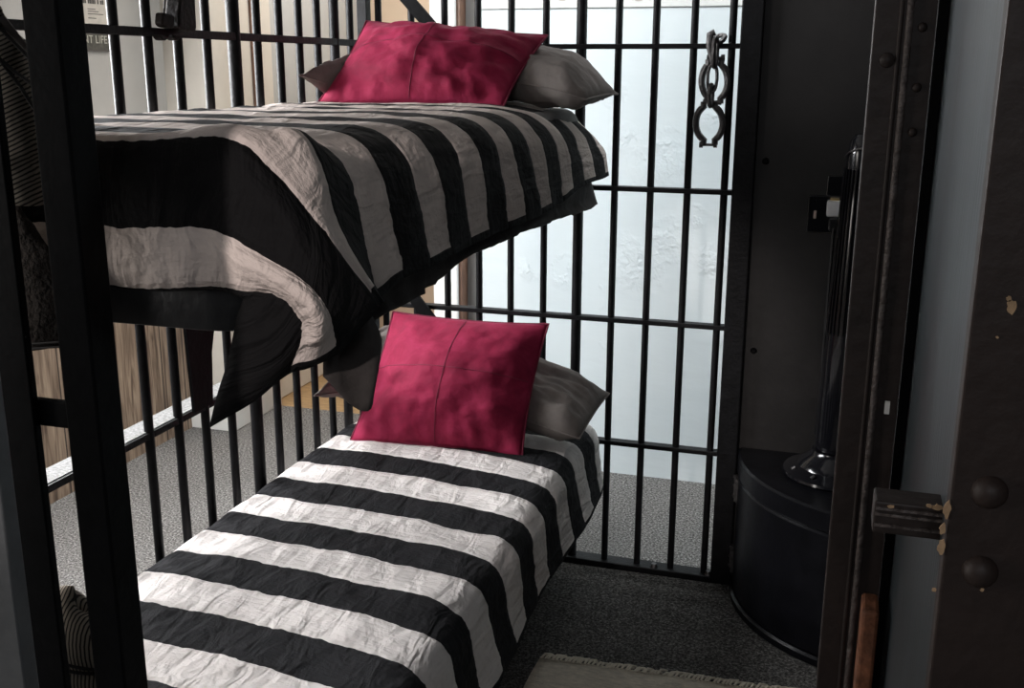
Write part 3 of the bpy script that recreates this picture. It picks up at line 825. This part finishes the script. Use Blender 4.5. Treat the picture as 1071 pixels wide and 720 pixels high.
# slim tower fan
fx, fy, fz = 0.050, 2.915, 0.450
tf = thing('tower_fan', 'slim black tower fan with vertical slats standing on the half-round cabinet', 'fan', (fx, fy, fz))
bm = bmesh.new()
lathe(bm, [(0, 0.450), (0.140, 0.450), (0.145, 0.456), (0.143, 0.463), (0.115, 0.474), (0.105, 0.478), (0.098, 0.492), (0.072, 0.512), (0.068, 0.524), (0.0, 0.528)], fx, fy, 48)
link('base', bm, 'gloss_black', tf, smooth=True)
bm = bmesh.new()
prof = [(0.0, 0.526), (0.060, 0.527), (0.062, 0.54), (0.056, 0.80), (0.044, 1.20), (0.040, 1.34), (0.034, 1.372), (0.022, 1.388), (0, 1.392)]
lathe(bm, prof, fx, fy, 40)
link('column', bm, 'gloss_black', tf, smooth=True)
def colr(z):
    for (r0, z0), (r1, z1) in zip(prof[1:], prof[2:]):
        if z0 <= z <= z1: return r0 + (r1 - r0) * (z - z0) / (z1 - z0)
    return 0.04
for k in range(15):
    a = PI * 0.95 + PI * 1.1 * k / 14
    bm = bmesh.new()
    tube(bm, [(fx + (colr(z) + 0.002) * math.cos(a), fy + (colr(z) + 0.002) * math.sin(a), z) for z in (0.86, 1.0, 1.15, 1.30)], 0.0028, 6)
    link('slat', bm, 'gloss_black', tf, smooth=True)
bm = bmesh.new()
tube(bm, [(fx + (colr(1.325) + 0.003) * math.cos(a), fy + (colr(1.325) + 0.003) * math.sin(a), 1.325 + 0.03 * max(0, math.cos(a + PI / 2)) ** 1) for a in [PI + PI * k / 20 for k in range(21)]], 0.0022, 6)
link('handle_hoop', bm, 'steel', tf, smooth=True)
for a in (PI * 1.12, PI * 1.33, PI * 1.55):
    bm = bmesh.new()
    tube(bm, [(fx + 0.125 * math.cos(a), fy + 0.125 * math.sin(a), 0.470), (fx + 0.118 * math.cos(a + .05), fy + 0.118 * math.sin(a + .05), 0.477)], [0.006, 0.004], 8)
    link('base_button', bm, 'steel', tf, smooth=True)
bm = bmesh.new()
q = [P(873, 232, 0.012), P(872, 240, 0.03), P(870, 262, 0.03), P(867, 300, 0.03), P(863, 350, 0.04), P(858, 410, 0.05), P(853, 455, 0.05)]
q[-1].z = max(q[-1].z, 0.47)
tube(bm, [Vector(v) for v in q] + [Vector((fx - 0.055, fy + 0.05, 0.53))], 0.0045, 8)
link('cord', bm, 'cord_black', tf, smooth=True)
bm = bmesh.new(); a, b = P(866, 240, 0), P(880, 229, 0)
box(bm, a.x, b.x, YP - 0.030, YP - 0.008, a.z, b.z)
link('plug', bm, 'cord_black', tf, bevel=0.004)

# ------------------------------------------------------------------ RIGHT DOOR JAMB, PLATE, LATCH
dj = thing('door_jamb', 'brown-black iron door jamb with a raised bead, right of the cell opening', 'door jamb', (0.035, 1.0, 0))
link('channel', boxes((0.0165, 0.047, 1.0, 1.035, 0, ZC)), 'brown_iron', dj, bevel=0.0015)
bm = bmesh.new(); tube(bm, [(0.0455, 0.999, 0.0), (0.0455, 0.999, ZC)], 0.0032, 10)
link('bead', bm, 'bead_iron', dj, smooth=True)
bm = bmesh.new(); tube(bm, [(0.0385, 1.0, 0.0), (0.0385, 1.0, ZC)], 0.0022, 10)
link('bead', bm, 'brown_iron', dj, smooth=True)
link('flange', boxes((0.047, 0.0668, 1.0, 1.02, 0, ZC)), 'brown_iron', dj)
link('shade_strip', boxes((0.0690, 0.0772, 1.02, 1.14, 0, ZC)), 'matt_iron', dj)  # dark strip added to stand for shadow on the blue wall
for z in (1.585, 1.535, 1.497, 0.95, 0.80):
    bm = bmesh.new(); lathe(bm, [(0.0042, 0), (0.0038, 0.0015), (0.002, 0.003), (0, 0.0034)], 0, 0, 12)
    bmesh.ops.transform(bm, matrix=Matrix.Translation((0.0565, 1.0, z)) @ Matrix.Rotation(PI / 2, 4, 'X'), verts=bm.verts)
    link('rivet', bm, 'brown_iron', dj, smooth=True)
bm = bmesh.new(); lathe(bm, [(0.0065, 0), (0.006, 0.002), (0.003, 0.004), (0, 0.0045)], 0, 0, 16)
qq = at(937, 63, 1.0)
bmesh.ops.transform(bm, matrix=Matrix.Translation((0.030, 1.0, qq.z)) @ Matrix.Rotation(PI / 2, 4, 'X'), verts=bm.verts)
link('rivet', bm, 'brown_iron', dj, smooth=True)

rp = thing('lock_plate', 'brown-black steel plate with two domed rivets at the right edge of the view', 'steel plate', (0.2, 0.62, 0))
link('plate', boxes((0.0745, 0.46, 0.615, 0.631, 0, ZC)), 'plate_iron', rp, bevel=0.0015)
for px, py in ((1035, 515), (1025, 598)):
    q = at(px, py, 0.615); bm = bmesh.new()
    lathe(bm, [(0.0100, 0), (0.0098, 0.0014), (0.0086, 0.0042), (0.006, 0.0066), (0.003, 0.0078), (0, 0.0081)], 0, 0, 28)
    bmesh.ops.transform(bm, matrix=Matrix.Translation(q) @ Matrix.Rotation(PI / 2, 4, 'X'), verts=bm.verts)
    link('rivet', bm, 'plate_iron', rp, smooth=True)
def chip(cx, cy, rx, ry, seed, parent, Yp=0.615):
    random.seed(seed); bm = bmesh.new(); c = at(cx, cy, Yp); s = Yp / F * 1.05
    poly = []
    n = 14
    for k in range(n):
        a = 2 * PI * k / n; j = 0.65 + 0.5 * random.random()
        poly.append(Vector((c.x + rx * s * j * math.cos(a), Yp - 0.0006, c.z + ry * s * j * math.sin(a))))
    prism(bm, poly, (0, 0.0007, 0))
    return link('chipped_patch', bm, 'bare', parent)
for i, (cx, cy, rx, ry) in enumerate(((991, 532, 4, 10), (986, 553, 3.5, 7), (985, 572, 4.5, 8), (1058, 321, 4.5, 7), (1055, 313, 2.5, 3), (977, 617, 2.2, 2.4), (1027, 617, 2, 2), (1043, 353, 1.5, 1.2))):
    chip(cx, cy, rx, ry, 30 + i, rp)

# square bolt shot across from the plate to the jamb
lt = thing('latch_bar', 'chipped black square latch bolt between the jamb and the riveted plate', 'latch', (0.055, 0.8, 1.2))
xl, xr = at(913, 544, 0.665).x, 0.084
zt_, zb_ = at(950, 528, 0.665).z, at(950, 562, 0.665).z
link('bolt_bar', boxes((xl, xr, 0.665, 0.690, zb_, zt_)), 'brown_iron', lt, bevel=0.0015)
for k in (0.28, 0.62, 0.80):
    z = zb_ + (zt_ - zb_) * k
    link('ridge', boxes((xl + 0.001, xr, 0.6635, 0.666, z - 0.0009, z + 0.0009)), 'bead_iron', lt)
for i, (cx, cy, rx, ry) in enumerate(((981, 531, 6, 3.5), (972, 529.5, 4, 2), (932, 530, 3.5, 1.8))):
    chip(cx, cy, rx, ry, 70 + i, lt, 0.6645)
# rust-brown wooden keeper lower down
q0 = at(908, 690, 0.97); q1 = at(920, 634, 0.97)
kp = tag(link('wooden_keeper', boxes((0.0510, 0.0665, 0.955, 0.995, 0, q1.z)), 'rust', bevel=0.003), 'rust-brown worn wooden keeper strip behind the jamb, below the latch bolt', 'strip')
q = at(928, 428, 0.99)
tag(link('paper_tag', boxes((q.x - 0.0022, q.x + 0.0022, 0.993, 0.996, q.z - 0.006, q.z + 0.006)), 'white_paint'), 'tiny white tag stuck beside the bead of the door jamb', 'tag')

# ------------------------------------------------------------------ RUG
rg = thing('rug', 'cream woven rug with a twisted fringe on the carpet beside the lower bunk', 'rug', (-0.2, 1.9, 0))
bm = bmesh.new()
nx, ny = 30, 26
g = []
for i in range(nx + 1):
    col = []
    for j in range(ny + 1):
        s, t = i / nx, j / ny
        x = -0.675 + 1.0 * s + 0.006 * noise.noise(Vector((t * 6, 3, 0))); y = 1.35 + (2.452 + 0.045 * s - 1.35) * t + 0.004 * noise.noise(Vector((s * 9, 1, 0)))
        col.append(bm.verts.new((x, y, 0.010 + 0.003 * noise.noise(Vector((s * 7, t * 7, 4))))))
    g.append(col)
for i in range(nx):
    for j in range(ny):
        f = bm.faces.new([g[i][j], g[i + 1][j], g[i + 1][j + 1], g[i][j + 1]]); f.smooth = True
o = link('weave', bm, 'rug', rg); solid(o, 0.009, -1)
random.seed(11)
for k in range(92):
    s = (k + 0.5 * random.random()) / 92
    x = -0.675 + 1.0 * s; y = 2.452 + 0.045 * s
    sl = 0.012 + 0.014 * random.random(); L = 0.014 + 0.016 * random.random()
    bm = bmesh.new()
    tube(bm, [(x, y - 0.006, 0.010), (x + sl * .4, y + L * .4, 0.012 + 0.004 * random.random()), (x + sl, y + L, 0.006), (x + sl * 1.3, y + L * (0.8 + .5 * random.random()), 0.0045)], [0.0032, 0.0036, 0.003, 0.0018], 6)
    link('fringe_tassel', bm, 'fringe', rg, smooth=True)

# ------------------------------------------------------------------ LEFT WALL PAPERS
XW = -2.672
def text(body, size, loc, m, parent, name='lettering', ext=0.0008):
    cu = bpy.data.curves.new(name, 'FONT'); cu.body = body; cu.size = size; cu.extrude = ext
    o = bpy.data.objects.new(name, cu); C.objects.link(o)
    dg = bpy.context.evaluated_depsgraph_get()
    me = bpy.data.meshes.new_from_object(o.evaluated_get(dg)); C.objects.unlink(o); bpy.data.objects.remove(o)
    o = bpy.data.objects.new(name, me); C.objects.link(o); me.materials.clear(); me.materials.append(M[m])
    mt = Matrix.Translation(loc) @ Matrix(((0, 0, 1, 0), (1, 0, 0, 0), (0, 1, 0, 0), (0, 0, 0, 1)))
    me.transform(mt)
    o.parent = parent; o.matrix_parent_inverse = Matrix.Translation(-Vector(parent.location))
    return o
pz0 = atx(103, 28, XW).z; py1 = atx(112, 20, XW).y; py0 = py1 - 0.30
po = thing('wall_notice', 'pale printed notice pinned above the dark lettered sign on the left wall', 'notice', (XW, py0 + .1, pz0 + .15))
link('sheet', boxes((XW - 0.003, XW, py0, py1, pz0, pz0 + 0.40)), 'paper', po)
random.seed(21)
for zr in (0.080, 0.106):                     # two illegible bold lines of print
    bm = bmesh.new(); y = py1 - 0.27
    while y < py1 - 0.02:
        w = 0.006 + 0.005 * random.random(); h = 0.013 + 0.003 * random.random()
        box(bm, XW, XW + 0.0008, y, y + w, pz0 + zr, pz0 + zr + h)
        y += w + (0.0025 if random.random() < 0.8 else 0.010)
    link('bold_print', bm, 'ink', po)
for i, (w, z) in enumerate(((0.05, 0.061), (0.07, 0.053), (0.10, 0.044), (0.05, 0.029), (0.11, 0.008))):
    y = py1 - 0.105
    link('printed_line', boxes((XW, XW + 0.0008, y, y + w * .85, pz0 + z - 0.0012, pz0 + z + 0.0016)), 'ink', po)
sz1 = atx(104, 34.5, XW).z; sz0 = atx(106, 53, XW).z; sy1 = atx(113.5, 44, XW).y
sg = thing('wall_sign', 'small dark sign with pale capital letters under the notice on the left wall', 'sign', (XW, sy1 - .2, sz0))
link('board', boxes((XW - 0.004, XW + 0.004, sy1 - 0.34, sy1, sz0, sz1)), 'sign_dark', sg)
text('NT LIFE', 0.040, Vector((XW + 0.005, sy1 - 0.148, sz0 + 0.026)), 'sign_ink', sg)
link('bottom_edge', boxes((XW - 0.002, XW + 0.008, sy1 - 0.34, sy1, sz0 - 0.004, sz0 + 0.002)), 'ink', sg)

# ------------------------------------------------------------------ HANGING LEATHER POUCH on the left rail
XH = -1.40
def Hx(px, py, d=0.0): return atx(px, py, XH + d)
hp = thing('leather_pouch', 'dark leather pouch with side flap hanging at the top rail of the left bars', 'pouch', Hx(180, 20))
bm = bmesh.new()
prism(bm, [Hx(*p) for p in ((174, -40), (189, -40), (190, 0), (191.5, 30), (190, 33.5), (176, 32), (172, 28), (172.5, 10), (173.5, 0))], (0.035, 0, 0))
link('body', bm, 'leather', hp, bevel=0.004)
bm = bmesh.new()
prism(bm, [Hx(*p, 0.01) for p in ((162, 13), (172, 15.5), (175, 17), (174, 30), (164, 28.5), (161, 25))], (0.02, 0, 0))
link('flap', bm, 'leather', hp, bevel=0.004)
for px in (164.5, 177.5):
    bm = bmesh.new()
    prism(bm, [Hx(*p) for p in ((px - 5.5, 36.5), (px + 4.5, 37.5), (px + 3.5, 40), (px + .5, 42.5), (px - 2.5, 42), (px - 4.5, 39.5))], (0.02, 0, 0))
    link('tab', bm, 'leather', hp, bevel=0.002)
bm = bmesh.new(); tube(bm, [Hx(174, -40, 0.02), Hx(172.2, 5, 0.03), Hx(171.5, 14, 0.03)], 0.002, 6)
link('strap', bm, 'leather', hp, smooth=True)

# ------------------------------------------------------------------ STRIPED PRISON CLOTHES at the left
YJ = 1.085
jk = thing('striped_jacket', 'pinstriped prison jacket hanging behind the left upright of the open cell door', 'jacket', at(5, 60, YJ))
# body panel with sloping shoulder
rows = []
def J(px, py, d, u, v): 
    q = at(px, py, YJ + d); return (q.x, q.y, q.z, u, v)
diag = lambda px, py: (px * 0.42 + py * 0.9) * 0.0034
outl = [[(-120, -30), (-60, -28), (-15, -6), (10, 22), (33, 50)], [(-125, 40), (-60, 40), (-10, 48), (20, 66), (42, 88)],
        [(-125, 100), (-60, 100), (-8, 104), (26, 118), (48, 130)], [(-125, 160), (-60, 160), (-6, 164), (30, 172), (50, 178)], [(-125, 215), (-60, 214), (-4, 214), (32, 216), (52, 214)]]
for ri, r in enumerate(outl):
    rows.append([J(px, py, (0.02, 0.0, -0.02, -0.012, 0.018)[k] + 0.004 * ri, diag(px, py), py * .001) for k, (px, py) in enumerate(r)])
o = link('front', clothgrid(rows, [6, 6, 6, 6], [6, 6, 6, 6], 0.006, 2.2, 30), 'pinstripe', jk); solid(o, 0.006)
for a in (((-60, -14), (-15, 12), (10, 40), (36, 66)), ((-30, 20), (0, 62), (22, 92), (36, 114)), ((0, 62), (14, 74), (28, 84), (40, 92))):
    bm = bmesh.new(); tube(bm, [at(px, py, YJ - 0.022) for px, py in a], 0.0024, 6); link('piping', bm, 'dark_piping', jk, smooth=True)
bm = bmesh.new()
# shoulder band
rows = [[J(px, py, -0.024 + .004 * k, 0, 0) for k, (px, py) in enumerate(((-60, -26), (-15, -4), (10, 24), (33, 53)))],
        [J(px, py, -0.026 + .004 * k, 0, .1) for k, (px, py) in enumerate(((-60, -17), (-15, 9), (10, 37), (35, 63)))]]
o = link('shoulder_band', clothgrid(rows, [5, 5, 5], [4], 0.001, 1, 20), M['pillowcase'], jk); solid(o, 0.003)

bm = bmesh.new(); tube(bm, [(-1.22, 1.075, 1.60), (-1.07, 1.07, 1.70), (-1.07, 1.055, 1.90), (-1.07, 1.035, 2.005), (-1.07, 1.018, 2.015), (-1.07, 1.006, 1.995)], 0.003, 6)
link('hanger_wire', bm, 'steel', jk, smooth=True)
rows = []
for ri, r in enumerate([[(-125, 190), (-60, 190), (-10, 196), (14, 204), (24, 226)], [(-125, 250), (-60, 250), (-10, 250), (20, 248), (50, 258)], [(-125, 310), (-60, 308), (-10, 304), (30, 300), (63, 300)], [(-125, 372), (-60, 370), (-5, 368), (30, 367), (64, 362)]]):
    rows.append([J(px, py, 0.034 + (0.02, 0.0, 0.014, 0.004, 0.018)[k], px * .001, py * .001) for k, (px, py) in enumerate(r)])
wc = link('wool_trousers', clothgrid(rows, [6, 6, 6, 6], [8, 8, 8], 0.006, 6.2, 30), 'brown_wool'); solid(wc, 0.012)
tag(wc, 'dark brown woollen trousers hanging below the pinstriped jacket at the left', 'trousers')
for py in (362, 357):
    bm = bmesh.new(); tube(bm, [at(px, py + 3 - (px > 30) * 2, YJ + 0.020) for px in (-100, -40, 0, 30, 62)], 0.0015, 6); link('hem_stitch', bm, 'dark_piping', wc, smooth=True)

# tall pinstriped sack standing on the carpet between the open door and the foot of the bunks
SX, SY = -0.992, 1.113
sk = thing('laundry_sack', 'tall pinstriped sack tied with dark cord, standing between cell door and bunk foot', 'sack', (SX, SY, 0))
def sack_r(z, a):
    w = 1 + 0.05 * math.sin(3 * a + z * 9) + 0.07 * noise.noise(Vector((a * 1.3, z * 9, 2)))
    k = 1.0
    for zc in (0.739, 0.60): k -= 0.10 * math.exp(-((z - zc) / 0.012) ** 2)
    return 0.082 * w * k, 0.050 * w * k
def sack(z0, z1, m, name, n=30, top=False):
    bm = bmesh.new(); uvl = bm.loops.layers.uv.new('UVMap'); S_ = 48; ring = []
    for i in range(n + 1):
        z = z0 + (z1 - z0) * i / n; row = []
        for k in range(S_ + 1):
            a = 2 * PI * k / S_ + 0.3
            rx, ry = sack_r(z, 2 * PI * (k % S_) / S_ + 0.3)
            sl = -0.30 * rx * math.cos(a) * max(0, (z - 0.5) / 0.3)
            if k < S_: row.append((bm.verts.new((SX + rx * math.cos(a), SY + ry * math.sin(a), z + sl)), a))
            else: row.append((row[0][0], a))
        ring.append(row)
    for A, B in zip(ring, ring[1:]):
        for k in range(S_):
            f = bm.faces.new([A[k][0], A[k + 1][0], B[k + 1][0], B[k][0]]); f.smooth = True
            for l, uvv in zip(f.loops, (A[k][1], A[k + 1][1], B[k + 1][1], B[k][1])): l[uvl].uv = ((l.vert.co.x - SX) * 3.4 + 0.02 * math.sin(l.vert.co.z * 25), 0)
    if z0 < 0.01: bm.faces.new([q[0] for q in reversed(ring[0][:-1])])
    if top:
        last = ring[-1]
        for q, dz in [(math.cos(t), 0.075 * math.sin(t)) for t in [PI / 2 * i / 7.02 for i in range(1, 8)]]:
            row = [(bm.verts.new((SX + (v.co.x - SX) * q / 1.0, SY + (v.co.y - SY) * q, v.co.z + dz)), a) for v, a in ring[-1][:-1]]; row.append((row[0][0], ring[-1][-1][1]))
            for k in range(S_):
                f = bm.faces.new([last[k][0], last[k + 1][0], row[k + 1][0], row[k][0]]); f.smooth = True
                for l, uvv in zip(f.loops, (last[k][1], last[k + 1][1], row[k + 1][1], row[k][1])): l[uvl].uv = ((l.vert.co.x - SX) * 3.4 + 0.02 * math.sin(l.vert.co.z * 25), 0)
            last = row
        bm.faces.new([q[0] for q in last[:-1]])
    return link(name, bm, m, sk)
sack(0.0, 0.640, 'pinstripe', 'body')
sack(0.640, 0.675, 'cream_cotton', 'cream_band', 6)
sack(0.675, 0.745, 'pinstripe', 'neck', 12, True)
for z in (0.640, 0.675, 0.735, 0.743):
    bm = bmesh.new(); pts = []
    for k in range(40):
        a = 2 * PI * k / 40; rx, ry = sack_r(z, a)
        pts.append((SX + (rx + 0.001) * math.cos(a), SY + (ry + 0.001) * math.sin(a), z - 0.30 * rx * math.cos(a) * max(0, (z - 0.5) / 0.3) + 0.004 * math.sin(2 * a + z * 90)))
    tube(bm, pts, 0.0024, 6, closed=True); link('cord', bm, 'dark_piping', sk, smooth=True)

for o in list(C.objects):
    if o.parent is None and 'category' in o:
        gname = {'bed': 'pair of bunks', 'bedspread': 'striped bedspreads', 'cushion': 'crimson cushions', 'pillow': 'taupe pillows', 'bar wall': 'black iron bar walls of the cell'}.get(o['category'])
        if gname: o['group'] = gname

# ------------------------------------------------------------------ LIGHT
def area(name, loc, target, sx, sy, power, col):
    l = bpy.data.lights.new(name, 'AREA'); l.shape = 'RECTANGLE'; l.size = sx; l.size_y = sy; l.energy = power; l.color = col
    o = bpy.data.objects.new(name, l); C.objects.link(o); o.location = loc
    o.rotation_euler = (Vector(target) - Vector(loc)).to_track_quat('-Z', 'Y').to_euler()
    return o
area('window_light', (-2.62, 2.20, 1.40), (-0.9, 2.35, 0.75), 1.12, 1.4, 170, (0.965, 0.98, 1.0))
area('corridor_fill', (-0.1, 3.42, 2.62), (-0.1, 3.72, 0.4), 2.4, 0.15, 20, (0.95, 0.985, 1.0))  # unseen strip light added to even out the plaster wall
area('front_left_fill', (-2.62, 0.25, 1.40), (-0.9, 1.3, 1.0), 0.9, 1.4, 32, (1.0, 0.95, 0.90))  # extra area light added to brighten sack, jacket and bunk foot
area('corridor_side_fill', (1.6, 3.46, 1.3), (-0.9, 3.80, 0.9), 0.5, 1.8, 30, (0.85, 0.95, 1.0))  # area light added out of view to graze the plaster wall; no window
area('hall_light', (-1.9, 4.6, 2.62), (-1.9, 4.5, 0), 0.8, 0.8, 30, (1.0, 0.96, 0.90))
area('front_fill', (0.2, -2.2, 2.4), (0.1, 1.0, 1.2), 1.2, 0.8, 15, (0.95, 0.96, 1.0))  # weak fill added behind the camera to lift jamb and plate
sl = bpy.data.lights.new('spot_lamp', 'SPOT'); sl.energy = 260; sl.color = (1.0, 0.90, 0.86); sl.spot_size = math.radians(15); sl.spot_blend = 0.6; sl.shadow_soft_size = 0.06
so = bpy.data.objects.new('spot_lamp', sl); C.objects.link(so); so.location = (-0.93, -1.8, 2.38)
so.rotation_euler = (Vector((-0.74, 1.2, 1.30)) - so.location).to_track_quat('-Z', 'Y').to_euler()
wd = bpy.data.worlds.new('World'); bpy.context.scene.world = wd; wd.use_nodes = True
wd.node_tree.nodes['Background'].inputs[0].default_value = (0.75, 0.85, 1.0, 1)
wd.node_tree.nodes['Background'].inputs[1].default_value = 0.008

# ------------------------------------------------------------------ CAMERA
cam = bpy.data.cameras.new('camera'); co = bpy.data.objects.new('camera', cam); C.objects.link(co)
cam.sensor_fit = 'HORIZONTAL'; cam.sensor_width = 36; cam.lens = F / W * 36; cam.clip_start = 0.02
m = CAMR @ Matrix(((1, 0, 0), (0, 0, -1), (0, 1, 0)))
co.matrix_world = Matrix.Translation(EYE) @ m.to_4x4()
sc = bpy.context.scene
sc.camera = co
sc.view_settings.view_transform = 'Standard'; sc.view_settings.look = 'None'
sc.view_settings.exposure = 0; sc.view_settings.gamma = 1; sc.view_settings.use_curve_mapping = False
